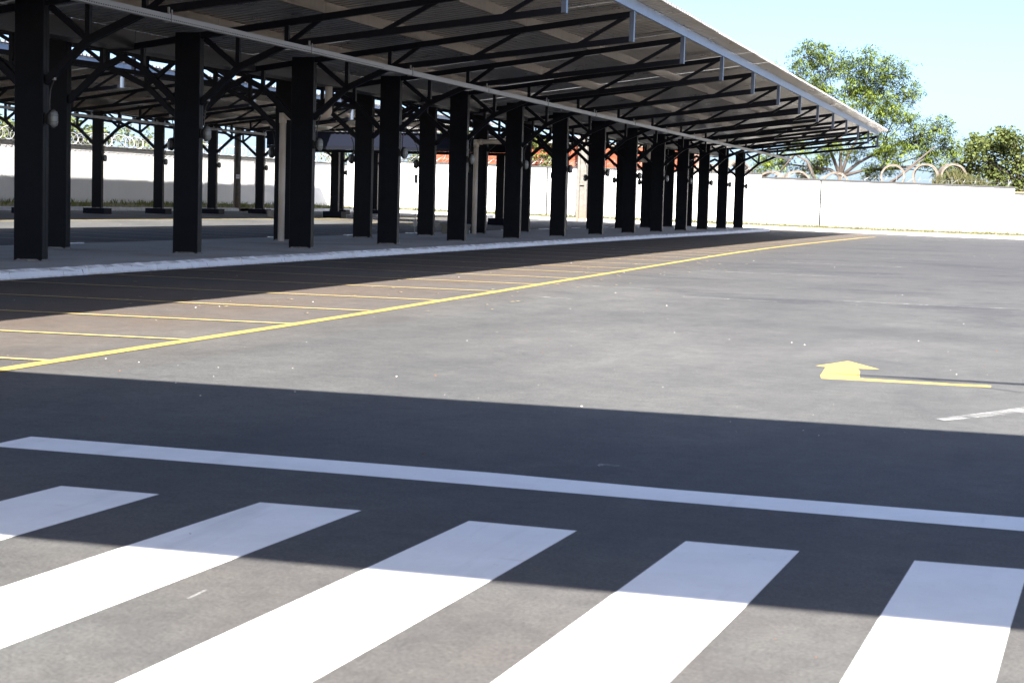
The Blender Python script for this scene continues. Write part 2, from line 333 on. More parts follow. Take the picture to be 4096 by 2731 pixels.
# arrow
ap = [(-1.597, 14.046), (-1.41, 14.63), (-1.385, 14.63), (-1.093, 14.034), (-1.262, 14.0), (-1.222, 13.78), (-1.198, 13.5), (-1.171, 13.215), (-.781, 13.19), (-.224, 13.2), (-.223, 13.04), (-.771, 13.036), (-1.156, 13.02), (-1.432, 13.01), (-1.47, 13.25), (-1.485, 13.55), (-1.511, 13.99)]
bb = MB(); bb.v = [(x, y, gz(x, y) + .0012) for x, y in ap]; bb.f = [tuple(reversed((0, 1, 2, 3, 4, 16))), tuple(reversed((4, 5, 6, 7, 12, 13, 14, 15, 16))), tuple(reversed((7, 8, 9, 10, 11, 12)))]
obj('turn_arrow', bb.mesh('turn_arrow', MT['yellow_paint']), road)
# worn paint traces
for a, c, hw in (((-6.6, 25.3), (-5.3, 25.2), .03), ((-6.1, 21.9), (-5.6, 21.75), .03), ((-4.5, 23.5), (-3.2, 23.3), .03), ((-2.4, 24.2), (.4, 24.0), .035), ((-6.2, 33), (-3.5, 32.9), .04), ((-4.2, 47), (-.8, 46.8), .06), ((-5.5, 40), (-2.6, 39.9), .04)):
    obj('worn_line', strip([(a[0], a[1] + hw), (c[0], c[1] + hw)], [(a[0], a[1] - hw), (c[0], c[1] - hw)], .0015).mesh('worn_line', MT['worn_white']), road)
obj('paint_smear', strip([(-.5, 10.85), (-.2, 11.4), (.25, 12.3)], [(-.44, 10.78), (-.1, 11.28), (.4, 12.1)], .004, .2).mesh('paint_smear', MT['worn_white']), road)
obj('paint_chip', strip([(-1.93, 8.12), (-1.83, 8.1)], [(-1.93, 8.04), (-1.83, 8.06)], .004, .2).mesh('paint_chip', MT['worn_white']), road)
obj('paint_chip', strip([(-2.445, 4.95), (-2.442, 4.82)], [(-2.435, 4.955), (-2.432, 4.82)], .0012, .2).mesh('paint_chip', MT['worn_white']), road)
# cross-hatched yellow area under the far walkway
for q in range(5):
    y = 66 + 2.3 * q
    obj('hatch_line', strip([(-22.5, y), (-30.5, y + 2.5)], [(-22.5, y + .22), (-30.5, y + 2.72)], .005).mesh('hatch_line', MT['worn_yellow']), road)
for y in range(60, 96, 5):
    obj('bay_line', strip([(-30, y + .05), (-37.5, y + .05)], [(-30, y - .05), (-37.5, y - .05)], .006).mesh('bay_line', MT['pale_yellow']), road)
obj('bay_end_line', strip([(-30.05, 42), (-30.05, 95)], [(-29.9, 42), (-29.9, 95)], .005, 2).mesh('bay_end_line', MT['yellow_paint']), road)
obj('bay_end_line', strip([(-24.6, 20), (-24.6, 86)], [(-24.48, 20), (-24.48, 86)], .005, 2).mesh('bay_end_line', MT['yellow_paint']), road)
for k in range(20):
    y = 34 + 2.51 * k
    obj('bay_line', strip([(-24.6, y + .04), (-18.4, y + .04)], [(-24.6, y - .04), (-18.4, y - .04)], .006).mesh('bay_line', MT['pale_yellow']), road)

# ------------------------------------------------------------------ platform with kerb stones
XF, XB, Y0, Y1 = -12.72, -18.2, 4.0, 90.0
b = MB(); ptop = .152
b.box(XB + .02, XF - .12, Y0, Y1 - 1.2, -.05, ptop)
plat = struct('platform', b.mesh('platform', MT['concrete']))
# rounded nose infill
b = MB(); cxn = (XF + XB) / 2; pts = []
for k in range(13):
    a = math.pi * k / 12; pts.append((cxn + (XF - .12 - cxn) * math.cos(a), Y1 - 1.2 + 1.0 * math.sin(a)))
b.v = [(x, y, ptop) for x, y in pts] + [(x, y, -.05) for x, y in pts]; b.f = [tuple(range(13))] + [(k, k + 13, k + 14, k + 1) for k in range(12)]
obj('nose_slab', b.mesh('nose_slab', MT['concrete']), plat)
def kerb_mesh(L, m, h=.175, wd=.17, seed=0):
    rr = random.Random(seed); b = MB(); prof = [(.02, 0), (.0, .6 * h), (-.012, h - .035), (-.05, h), (-wd, h - .004), (-wd, 0)]
    ns = 6
    for k in range(ns + 1):
        y = .006 + (L - .012) * k / ns
        for i, (px, pz) in enumerate(prof):
            j = rr.uniform(-.006, .006) if 0 < i < 5 else 0
            b.v.append((px + j, y, pz - .0 + (rr.uniform(-.005, .005) if i in (2, 3) else 0)))
    npf = len(prof)
    for k in range(ns):
        for i in range(npf - 1): b.f.append((k * npf + i, k * npf + i + 1, (k + 1) * npf + i + 1, (k + 1) * npf + i))
    b.f.append(tuple(reversed(range(npf)))); b.f.append(tuple(ns * npf + i for i in range(npf)))
    for k in range(len(b.f)): b.f[k] = tuple(reversed(b.f[k]))
    return b.mesh('kerb_stone', m)
ks = [kerb_mesh(1.0, MT['kerb'], .148, .17, q) for q in range(5)]
y = Y0
while y < Y1 - 1.3:
    obj('kerb_stone', ks[R.randrange(5)], plat, (XF + R.uniform(-.008, .008), y, .012 + R.uniform(-.004, .004)), (0, 0, R.uniform(-.006, .006)))
    y += 1.0
for k in range(14):
    y = 20 + k * 5
    obj('kerb_stone', ks[k % 5], plat, (XB, y + 1, .03), (0, 0, math.pi))
for k in range(12):
    a = math.pi * (k + .5) / 12; px = cxn + (XF - cxn) * math.cos(a) ; py = Y1 - 1.2 + 1.15 * math.sin(a)
    dx = -(XF - cxn) * math.sin(a); dy = 1.15 * math.cos(a); ln = math.hypot(dx, dy) * math.pi / 12
    me = kerb_mesh(ln, MT['kerb'], .148, .17, 30 + k); an = math.atan2(dy, dx) - math.pi / 2
    obj('kerb_stone', me, plat, (px - math.cos(an + math.pi / 2) * ln / 2, py - math.sin(an + math.pi / 2) * ln / 2, .012), (0, 0, an))

# ------------------------------------------------------------------ canopy pieces
def column_mesh(wd, h, dp=.17):
    b = MB(); hw = wd / 2; c = .008
    for s in (-1, 1):
        y0, y1 = (-dp / 2, -.004) if s < 0 else (.004, dp / 2)
        i = len(b.v)
        yo, yi = (y0, y1) if s < 0 else (y1, y0)
        prof = [(-hw + c, yo), (hw - c, yo), (hw, yo + (c if s < 0 else -c)), (hw, yi), (-hw, yi), (-hw, yo + (c if s < 0 else -c))]
        if s > 0: prof = prof[::-1]
        np_ = len(prof)
        b.v += [(x, yy, 0) for x, yy in prof] + [(x, yy, h) for x, yy in prof]
        b.f += [(i + k, i + (k + 1) % np_, i + np_ + (k + 1) % np_, i + np_ + k) for k in range(np_)]
        b.f += [tuple(i + np_ + k for k in range(np_)), tuple(i + k for k in reversed(range(np_)))]
    b.box(-hw + .012, hw - .012, -.0045, .0045, 0.001, h - .001)
    return b.mesh('column', MT['steel'])
def grout_mesh(wd, dp=.17):
    b = MB(); rr = random.Random(5); n_ = 20
    for k in range(n_):
        t = k / n_ * 2 * math.pi; cx_, sy_ = math.cos(t), math.sin(t)
        sc = 1 / max(abs(cx_) / (wd / 2), abs(sy_) / (dp / 2)); e = rr.uniform(.006, .03)
        b.v += [(cx_ * (sc + e), sy_ * (sc + e), 0), (cx_ * (sc + .004), sy_ * (sc + .004), rr.uniform(.008, .035))]
    for k in range(n_): j = (k + 1) % n_; b.f.append((2 * k, 2 * j, 2 * j + 1, 2 * k + 1))
    b.f.append(tuple(2 * k + 1 for k in range(n_)))
    return b.mesh('grout_skirt', MT['grout'])
CH, CW = .11, .09
def wing(xc, A, tip, topf, sgn, nodes):
    """member meshes of one wing; sgn +1 right, -1 left"""
    S = lambda p: (p[0] * sgn, p[1])
    out = []
    b = MB(); P = [S(p) for p in A] + [S(tip)]
    for a, c in zip(P, P[1:]): b.bar(a, c, CH, CW, .02)
    out.append(('bottom_chord', b.mesh('bottom_chord', MT['truss'])))
    b = MB(); b.bar(S((xc, topf(xc))), S((tip[0], topf(tip[0]))), CH, CW + .004, .0); out.append(('top_chord', b.mesh('top_chord', MT['truss'])))
    b = MB(); b.bar(S((A[0][0] + .06, topf(A[0][0]) - .06)), S((A[1][0] - .03, A[1][1] + .03)), .085, .07); out.append(('diagonal', b.mesh('diagonal', MT['truss'])))
    for q in (1, 2):
        b = MB(); b.bar(S((A[q][0], A[q][1] + .03)), S((A[q][0], topf(A[q][0]) - .03)), .075, .082); out.append(('vertical', b.mesh('vertical', MT['truss'])))
    b = MB(); b.bar(S((tip[0] - .01, tip[1] - CH / 2)), S((tip[0] - .01, topf(tip[0]) + CH / 2)), .085, .11); out.append(('end_post', b.mesh('end_post', MT['end_post'])))
    for a, c in nodes:
        b = MB(); b.bar(S(a), S(c), .074, .06); out.append(('diagonal', b.mesh('diagonal', MT['truss'])))
    return out
def purlin_mesh(L, sgn, m):
    b = MB(); t = .006; h = .2; f = .075
    x0, x1 = (-t, 0) if sgn > 0 else (0, t)
    b.box(x0, x1, 0, L, 0, h)
    xa, xb = (-f, -t) if sgn > 0 else (t, f)
    b.box(xa, xb, 0, L, 0, t); b.box(xa, xb, 0, L, h - t, h)
    xl, xm = (-f, -f + t) if sgn > 0 else (f - t, f)
    b.box(xl, xm, 0, L, t, .025); b.box(xl, xm, 0, L, h - .025, h - t)
    return b.mesh('purlin', m)
def sheet_mesh(x0, x1, zf, ribs=4, pitch=.251, flip=1):
    """trapezoidal roof sheet: ribs across Y, running along X"""
    prof = []
    for k in range(ribs):
        y = k * pitch
        prof += [(y, 0), (y + .09, 0), (y + .115, .062), (y + .165, .062), (y + .195, 0)]
    prof.append((ribs * pitch + .02, .001))
    b = MB(); nn = len(prof); xs_ = [x0, (x0 + x1) / 2, x1]
    for x in xs_:
        for y, z in prof: b.v.append((x * flip, y, zf(x) + z))
    for q in range(len(xs_) - 1):
        for i in range(nn - 1):
            f = (q * nn + i, (q + 1) * nn + i, (q + 1) * nn + i + 1, q * nn + i + 1); b.f.append(f if flip > 0 else tuple(reversed(f)))
    return b.mesh('roof_sheet', MT['sheet'])

def lamp_parts():
    def stad(hw, hh, x, n_=20):
        o = []
        for k in range(n_):
            t = 2 * math.pi * k / n_; c, s_ = math.cos(t), math.sin(t)
            o.append((x, hw * c, (hh - hw) * (1 if s_ > 1e-6 else -1 if s_ < -1e-6 else 0) + hw * s_))
        return o
    def loft(layers, m, name):
        b = MB(); n_ = 20
        for L in layers: b.v += L
        for q in range(len(layers) - 1):
            for k in range(n_): j = (k + 1) % n_; b.f.append((q * n_ + k, q * n_ + j, (q + 1) * n_ + j, (q + 1) * n_ + k))
        b.f.append(tuple(reversed(range(n_)))); b.f.append(tuple((len(layers) - 1) * n_ + k for k in range(n_)))
        return b.mesh(name, m, True)
    body = loft([stad(.05, .09, .03), stad(.068, .12, .06), stad(.075, .135, .075), stad(.075, .135, .10)], MT['lamp_body'], 'lamp_body')
    glass = loft([stad(.066, .124, .10), stad(.064, .122, .13), stad(.055, .112, .155), stad(.035, .085, .17), stad(.01, .05, .175)], MT['glass'], 'lamp_glass')
    b = MB()
    for z in (-.045, .045): b.tube([(.10, -.073, z), (.14, -.07, z), (.175, -.03, z), (.18, 0, z), (.175, .03, z), (.14, .07, z), (.10, .073, z)], .0035, 5)
    b.tube([(.10, 0, -.133), (.14, 0, -.128), (.178, 0, -.08), (.184, 0, 0), (.178, 0, .08), (.14, 0, .128), (.10, 0, .133)], .0035, 5)
    cage = b.mesh('cage', MT['cage'])
    b = MB(); b.box(-.005, .012, -.05, .05, -.085, .085); b.box(.0, .045, -.03, .03, -.035, .035)
    brk = b.mesh('bracket', MT['lamp_body'])
    b = MB(); b.tube([(.05, 0, .1), (.045, 0, .25), (.06, 0, .42), (.14, 0, .62), (.3, 0, .82), (.55, 0, 1.02), (.66, 0, 1.1)], .011, 6)
    con = b.mesh('conduit', MT['cable'])
    clip = [MB().box(.10, .14, -.025, .025, .56, .61).mesh('clip', MT['galv']), MB().box(.5, .55, -.025, .025, .955, 1.0).mesh('clip', MT['galv'])]
    return body, glass, cage, brk, con, clip
LP = lamp_parts()
def lamp(loc, rz, label, group):
    t = thing('bulkhead_lamp', label, 'lamp', loc, group, rz)
    obj('body', LP[0], t); gl = obj('glass', LP[1], t); obj('wire_guard', LP[2], t); obj('bracket', LP[3], t); c = obj('conduit', LP[4], t); [obj('clip', q, c) for q in LP[5]]
    return t

def canopy(name, label, xc, y_first, nf, cols, zbase, tips, left_tip, y_end0, y_end1, roof_edge, footing):
    root = thing(name, label, 'canopy', (xc, y_first, 0))
    half = cols[-1] + .24 if len(cols) > 1 else .22
    cw = .48 if len(cols) > 1 else .42
    z0 = zbase
    topf = lambda x: z0 + 3.94 + .137 * (x - half)
    A = [(half, z0 + 2.79), (half + .69, z0 + 3.39), (half + 1.6, z0 + 3.79)]
    tipx = half + tips; bz = lambda x: A[2][1] + .1163 * (x - A[2][0])
    nod = []
    tp_ = tipx - .05
    nod.append(((tp_ - 1.05, bz(tp_ - 1.05)), (tp_, topf(tp_))))
    nod.append(((tp_ - 3.15, bz(tp_ - 3.15)), (tp_ - 2.1, topf(tp_ - 2.1))))
    nod.append(((A[2][0] + .04, A[2][1] + .03), (tp_ - 4.2, topf(tp_ - 4.2))))
    parts = wing(half if len(cols) > 1 else 0, A, (tipx, bz(tipx)), topf, 1, nod)
    ltx = half + left_tip
    if abs(left_tip - tips) < .01: nodl = nod
    else:
        nodl = [((ltx - 1.05, bz(ltx - 1.05)), (ltx - .05, topf(ltx - .05))), ((A[2][0] + .04, A[2][1] + .03), (ltx - 1.45, topf(ltx - 1.45)))]
    partsl = wing(half if len(cols) > 1 else 0, A, (ltx, bz(ltx)), topf, -1, nodl)
    if len(cols) > 1:   # members between the two column rows
        b = MB(); b.bar((-half, topf(half)), (0, topf(0) - .02), CH, CW, 0); b.bar((0, topf(0) - .02), (half, topf(half)), CH, CW, 0); inner = [('valley_chord', b.mesh('valley_chord', MT['truss']))]
        hi = half - .48
        b = MB(); b.bar((hi, z0 + 2.79), (.40, z0 + 3.37), CH, CW, .02); b.bar((.40, z0 + 3.37), (0, z0 + 3.56), CH, CW, .02); b.bar((0, z0 + 3.56), (-.40, z0 + 3.37), CH, CW, .02); b.bar((-.40, z0 + 3.37), (-hi, z0 + 2.79), CH, CW, .02); inner.append(('arch_chord', b.mesh('arch_chord', MT['truss'])))
        for s in (-1, 1):
            b = MB(); b.bar((s * .40, z0 + 3.40), (s * .40, topf(.40) - .03), .07, .08); inner.append(('vertical', b.mesh('vertical', MT['truss'])))
    else: inner = []
    g0 = .15 if len(cols) > 1 else z0
    hcol = (z0 + 3.99) - g0
    cm = column_mesh(cw, hcol); gm = grout_mesh(cw)
    if footing:
        b = MB(); b.box(-.46, .46, -.3, .3, 0, .26); fm = b.mesh('footing', MT['navy'])
    for k in range(nf):
        y = k * 5.02
        tr = obj('truss', parts[1][1], root, (0, y, 0))
        for i, (nm, me) in enumerate(parts):
            if i != 1: obj(nm, me, tr)
        for nm, me in partsl + inner: obj(nm, me, tr)
        for cx_ in cols:
            c = obj('column', cm, root, (cx_, y, g0), (0, 0, 0)); obj('grout_skirt', gm, c)
            if footing: c.location.z = z0 + .25; obj('footing', fm, c, (0, 0, -.25))
    # purlins per bay, gutter
    pz = lambda x: topf(abs(x)) + CH / 2 + .004
    pr = purlin_mesh(5.012, 1, MT['purlin']); pl = purlin_mesh(5.012, -1, MT['purlin']); pf = purlin_mesh(5.012, 1, MT['fascia_purlin'])
    px = [tipx + .04, tipx - 2.1, tipx - 4.2, tipx - 6.2] if tips > 6 else [tipx + .04, tipx - 1.5, tipx - 3]
    plx = px if abs(left_tip - tips) < .01 else [ltx + .04, ltx - 1.5, ltx - 3]
    b = MB(); b.box(-.24, .24, 0, 5.0, z0 + 3.70, z0 + 3.715); b.box(-.25, -.235, 0, 5.0, z0 + 3.716, z0 + 4.016); b.box(.235, .25, 0, 5.0, z0 + 3.716, z0 + 4.016); gut = b.mesh('gutter', MT['gutter'])
    if len(cols) == 1:
        b = MB(); b.box(-.15, .15, 0, 5.0, z0 + 4.0, z0 + 4.015); b.box(-.16, -.15, 0, 5.0, z0 + 4.016, z0 + 4.2); b.box(.15, .16, 0, 5.0, z0 + 4.016, z0 + 4.2); gut = b.mesh('gutter', MT['gutter'])
    for k in range(nf - 1):
        y = k * 5.02 + .004
        for x in px: obj('purlin', pr if x != px[0] else pf, root, (x, y, pz(x)))
        for x in plx: obj('purlin', pl, root, (-x, y, pz(x)))
        obj('gutter', gut, root, (0, y, 0))
    zf = lambda x: topf(x) + CH / 2 + .206
    sr = sheet_mesh(.18, roof_edge - xc, zf); sl = sheet_mesh(.18, ltx + .15, zf, flip=-1)
    y = y_end0
    while y < y_end1:
        obj('roof_sheet', sr, root, (R.uniform(-.012, .012), y - y_first, R.uniform(-.002, .002))); obj('roof_sheet', sl, root, (R.uniform(-.012, .012), y - y_first, 0)); y += 1.004
    return root
YA = 27.9 - 5.02 * 4; NA = 17
canopy('platform_canopy', 'long black steel canopy with corrugated roof over the raised platform', -15.5, YA, NA, (-1.3, 1.3), 0, 6.5, 6.5, 5.6, 88.4, -7.02, False)
YB = 61.3 - 5.02 * 8; NB = 15
canopy('parking_canopy', 'lower black canopy on single footed columns beside the left white wall', -35.1, YB, NB, (0,), .22, 6.4, 3.75, 20.0, 91.6, -28.33, True)
# lamps
for k in range(3, NA):
    y = YA + 5.02 * k
    lamp((-13.95, y, 2.25), 0, f'caged oval lamp on the {ORD[k-3]} front platform column from the left', 'lamps on the front columns of the platform canopy')
for k in range(4, NA):
    y = YA + 5.02 * k
    lamp((-17.05, y, 2.2), math.pi, f'caged oval lamp on the {ORD[k-4]} rear platform column from the left', 'lamps on the rear columns of the platform canopy')
for k in range(8, NB - 1):
    y = YB + 5.02 * k
    lamp((-34.88, y, 2.42), 0, f'small caged lamp on the {ORD[k-8]} footed column from the left, by the left wall', 'lamps on the columns of the parking canopy')

# cable trays
def tray(name, label, x, z, y0, y1, hung):
    t = thing(name, label, 'cable tray', (x, y0, 0))
    b = MB(); L = y1 - y0; b.box(-.045, .045, 0, L, z, z + .004); b.box(.041, .045, 0, L, z + .0041, z + .095); b.box(-.045, -.041, 0, L, z + .0041, z + .095); b.box(.03, .0409, 0, L, z + .088, z + .092)
    obj('tray', b.mesh('tray', MT['galv']), t)
    b = MB(); y = .05
    while y < min(L, 25): b.box(.0452, .0462, y, y + .03, z + .018, z + .034); y += .06
    s = obj('slots', b.mesh('slots', MT['hole']), t); s['kind'] = 'stuff'
    b = MB(); b.box(-.012, .012, -.012, .012, z + .06, hung); b.box(-.06, .06, -.015, .015, z - .012, z - .002); b.box(.046, .056, -.012, .012, z - .011, z + .16); hm = b.mesh('hanger', MT['galv'])
    yy = (YA + 5.02 * 20 - y0) % 5.02 - .35
    while yy < L:
        if yy > 0: obj('hanger', hm, t, (0, yy, 0))
        yy += 5.02
    return t
tray('cable_tray', 'perforated grey cable tray hung below the trusses along the platform edge', -11.8, 3.62, 6, 89.2, 3.82)
tray('cable_tray', 'thin grey cable tray hung under the parking canopy by the left wall', -33.3, 3.82, 22, 91, 4.0)

# drain pipes
def pipe(y, x_from, x_to, label, gutz=3.70):
    t = thing('drain_pipe', label, 'drain pipe', (x_to, y, .15), 'plastic drain pipes below the canopy gutter')
    rr_ = .075
    zt = 3.02
    obj('downpipe', MB().tube([(0, 0, 0), (0, 0, zt - .15 - .02)], rr_, 16).mesh('downpipe', MT['pvc'], True), t)
    dx = x_from - x_to; s = 1 if dx > 0 else -1
    obj('branch_pipe', MB().tube([(-.02 * s, 0, zt - .15), (dx - s * .12, 0, zt - .15 + .02)], rr_ * .98, 16).mesh('branch_pipe', MT['pvc'], True), t)
    pts = [(dx - s * .14, 0, zt - .13)]
    for k in range(7):
        a = math.pi / 2 * k / 6; pts.append((dx - s * .12 + s * .12 * math.sin(a), 0, zt - .13 + .12 - .12 * math.cos(a)))
    pts.append((dx, 0, gutz - .14))
    e = obj('elbow', MB().tube(pts, rr_ * 1.12, 16).mesh('elbow', MT['pvc'], True), t)
    for p0, p1 in (((dx - s * .2, 0, zt - .13), (dx - s * .27, 0, zt - .13)), ((s * .1, 0, zt - .15), (s * .2, 0, zt - .15))):
        obj('coupling', MB().tube([p0, p1], rr_ * 1.18, 16).mesh('coupling', MT['pvc'], True), t)
    obj('coupling', MB().tube([(0, 0, zt - .15 - .16), (0, 0, zt - .15 + .07)], rr_ * 1.15, 16).mesh('coupling', MT['pvc'], True), t)
pipe(37.35, -15.5, -16.62, 'cream plastic drain pipe with elbow, nearest of the platform pipes, behind the third large column')
pipe(72.2, -15.5, -16.45, 'far grey plastic drain pipe among the crowded columns near the platform end')
pipe(52.4, -15.5, -16.75, 'cream plastic drain pipe elbow half hidden behind the middle platform columns')

# bench block and junction box on the platform
t = thing('concrete_bench', 'low olive concrete bench block between the middle platform columns', 'bench', (-17.1, 51.6, .15))
MT['olive'] = mat('olive_concrete', (.13, .125, .1), .9)
obj('seat', MB().box(-.42, .42, -.25, .25, .23, .31).mesh('seat', MT['olive']), t); obj('base', MB().box(-.38, .38, -.21, .21, 0, .229).mesh('base', MT['olive']), t)
t = thing('junction_box', 'small grey junction box and conduit on the rear column beside the lamp', 'junction box', (-17.12, YA + 5.02 * 8, .15))
obj('box', MB().box(-.055, .02, -.05, .05, 1.5, 1.75).mesh('box', MT['galv']), t); obj('conduit', MB().tube([(-.02, 0, .05), (-.02, 0, 1.5)], .014, 8).mesh('conduit', MT['galv']), t); obj('lower_box', MB().box(-.055, .02, -.05, .05, .25, .42).mesh('lower_box', MT['galv']), t)

# ------------------------------------------------------------------ covered walkways
def walkway(label, x0, x1, y0, y1, zt, posts, shadow_strip=False):
    t = thing('covered_walkway', label, 'walkway roof', ((x0 + x1) / 2, (y0 + y1) / 2, 0))
    cx_, cy_ = (x0 + x1) / 2, (y0 + y1) / 2; hx, hy = (x1 - x0) / 2, (y1 - y0) / 2
    for s in (-1, 1):
        y = s * (hy - .06)
        obj('fascia', MB().box(-hx, hx, y - .05, y + .05, zt - .66, zt - .06).mesh('fascia', MT['navy']), t)
        obj('edge_beam', MB().box(-hx, hx, y - .045, y + .045, zt - .80, zt - .665).mesh('edge_beam', MT['truss']), t)
    if shadow_strip:  # strips added along the eaves to straighten the edge of the roof's shadow
        for s in (-1, 1): obj('eave_shadow_strip', MB().box(-hx - .2, hx + .2, s * (hy + .145) - .012, s * (hy + .145) + .012, zt - .07, zt + .01).mesh('eave_shadow_strip', MT['navy']), t)
    nrib = int((x1 - x0) / 1.004)
    sm = MB(); prof = []
    for k in range(4):
        q = k * .251; prof += [(q, 0), (q + .095, 0), (q + .125, .028), (q + .165, .028), (q + .195, 0)]
    prof.append((1.022, .001)); nn = len(prof)
    for y in (-hy - .12, hy + .12):
        for x, z in prof: sm.v.append((x, y, zt - .05 + z))
    for i in range(nn - 1): sm.f.append((i, i + 1, nn + i + 1, nn + i))
    me = sm.mesh('roof_sheet', MT['sheet'])
    for k in range(nrib + 1): obj('roof_sheet', me, t, (-hx + k * 1.004 - .2, R.uniform(-.015, .015), 0))
    for k in range(int((x1 - x0) / 2.4) + 1):
        x = -hx + .1 + k * 2.4
        obj('cross_beam', MB().box(x, x + .08, -hy + .111, hy - .111, zt - .22, zt - .052).mesh('cross_beam', MT['truss']), t)
    for px, py in posts:
        z = gz(px, py); p = obj('post', MB().box(-.19, .19, -.09, .09, .3, zt - .801 - z).mesh('post', MT['steel']), t, (px - cx_, py - cy_, z))
        obj('footing', MB().box(-.45, .45, -.3, .3, -.02, .299).mesh('footing', MT['grout'] if (px < -31 and py < 72) else MT['navy']), p)
walkway('far covered walkway with navy fascia and scalloped roof edge between the two canopies', -31.9, -22.3, 70.0, 75.2, 3.98, ((-31.4, 70.4), (-30.6, 74.7), (-22.8, 75.0), (-22.8, 70.4)))
walkway('covered walkway above the zebra crossing that casts the blue band of shade', -10.6, 7.4, 1.36, 5.06, 3.95, ((-9.6, 1.7), (-9.6, 4.7), (6.8, 1.7), (6.8, 4.7)), True)
# street lamp to the right whose arm shades the arrow
t = thing('street_lamp', 'street lamp with side arm whose thin shadow crosses the yellow arrow', 'street lamp', (3.3, 5.68, 0))
obj('pole', MB().tube([(0, 0, 0), (0, 0, 6.1)], [.09, .06], 12).mesh('pole', MT['galv'], True), t)
obj('arm', MB().tube([(0, 0, 6.0), (-1.6, 0, 6.02), (-2.36, 0, 6.03)], [.05, .04, .012], 10).mesh('arm', MT['galv'], True), t)
obj('shadow_rod', MB().tube([(0, 0, 4.6), (-1.75, 0, 6.01)], .013, 8).mesh('shadow_rod', MT['galv'], True), t)  # thin rod added to cast the second thin shadow line

# ------------------------------------------------------------------ walls, kerbs, verges
def wy(x): return 99.2 - .04 * x
KX, WX = -37.9, -40.5
# left wall
wl = thing('boundary_wall', 'long white rendered wall on the left behind the parking canopy', 'wall', (WX, 20, 0))
obj('wall_panel', MB().box(-.2, 0, 0, 80.7, -.1, 3.08).mesh('wall_panel', MT['wall']), wl)
obj('coping', MB().box(-.25, .06, 0, 80.7, 3.081, 3.15).mesh('coping', MT['coping']), wl)
# back wall in panels with steps
wb = thing('boundary_wall', 'stepped white rendered wall closing off the far end of the yard', 'wall', (0, 0, 0))
def bwall(xa, xb, za, zb, ):
    b = MB(); g = .016
    P = [(xa + g, za), (xb - g, zb)]
    v = []
    for x, z in P:
        y = wy(x); v += [(x, y, -.25), (x, y, z), (x, y + .2, z), (x, y + .2, -.25)]
    b.v = v; b.f = [(0, 4, 5, 1), (1, 5, 6, 2), (2, 6, 7, 3), (0, 1, 2, 3), (7, 6, 5, 4)]
    obj('wall_panel', b.mesh('wall_panel', MT['wall']), wb)
    b = MB(); v = []
    for x, z in ((xa, za), (xb, zb)):
        y = wy(x); v += [(x, y - .06, z + .002), (x, y - .06, z + .09), (x, y + .25, z + .09), (x, y + .25, z + .002)]
    b.v = v; b.f = [(0, 4, 5, 1), (1, 5, 6, 2), (2, 6, 7, 3), (3, 7, 4, 0), (0, 1, 2, 3), (7, 6, 5, 4)]
    obj('coping', b.mesh('coping', MT['coping']), wb)
bwall(-40.5, -27.6, 3.36, 3.2); bwall(-27.6, -14.85, 3.2, 3.08); bwall(-14.85, -11.45, 2.86, 2.80); bwall(-11.45, -.95, 2.80, 2.62); bwall(-.95, 12, 2.30, 2.1); bwall(12, 40, 2.1, 2.0)
for jx, jz in ((-11.45, 2.79), (-27.6, 3.19)): obj('joint', MB().box(jx - .05, jx + .05, wy(jx) - .006, wy(jx) + .02, -.1, jz).mesh('joint', MT['hole']), wb)
# verges
b = MB()
for y in range(20, 101, 2): b.v += [(KX - .1, y, gz(KX, y) + .13), (WX, y, gz(WX, y) + .26)]
nn = len(b.v) // 2
for k in range(nn - 1): b.f.append((2 * k, 2 * k + 2, 2 * k + 3, 2 * k + 1))
struct('verge', b.mesh('verge', MT['verge']))
b = MB(); kb = lambda x: wy(x) - 1.75
for x in range(-38, 42, 2): b.v += [(x, kb(x) + .1, gz(x, 97) + .13), (x, wy(x), gz(x, 98) + .27)]
nn = len(b.v) // 2
for k in range(nn - 1): b.f.append((2 * k, 2 * k + 2, 2 * k + 3, 2 * k + 1))
struct('verge', b.mesh('verge', MT['verge']))
kerbL = struct('left_kerb', MB().box(KX - .14, KX - .02, 20, 97, -.1, .3).mesh('left_kerb', MT['kerb2']))
k2 = [kerb_mesh(1.0, MT['kerb2'], .16, .17, 50 + q) for q in range(3)]
y = 52
while y < 98: 
    if not 79.9 < y < 81.2: obj('kerb_stone', k2[R.randrange(3)], kerbL, (KX, y, gz(KX, y) + R.uniform(-.01, .005)), (0, 0, R.uniform(-.01, .01)))
    y += 1
kerbB = struct('back_kerb', MB().quad((-38, kb(-38) + .05, -.02), (-38, kb(-38) + .12, -.02), (40, kb(40) + .12, -.15), (40, kb(40) + .05, -.15)).mesh('back_kerb', MT['kerb2']))
x = -37.5
while x < 14:
    obj('kerb_stone', k2[R.randrange(3)], kerbB, (x, kb(x), gz(x, 97.5)), (0, 0, -math.pi / 2 - .04 + R.uniform(-.008, .008))); x += 1
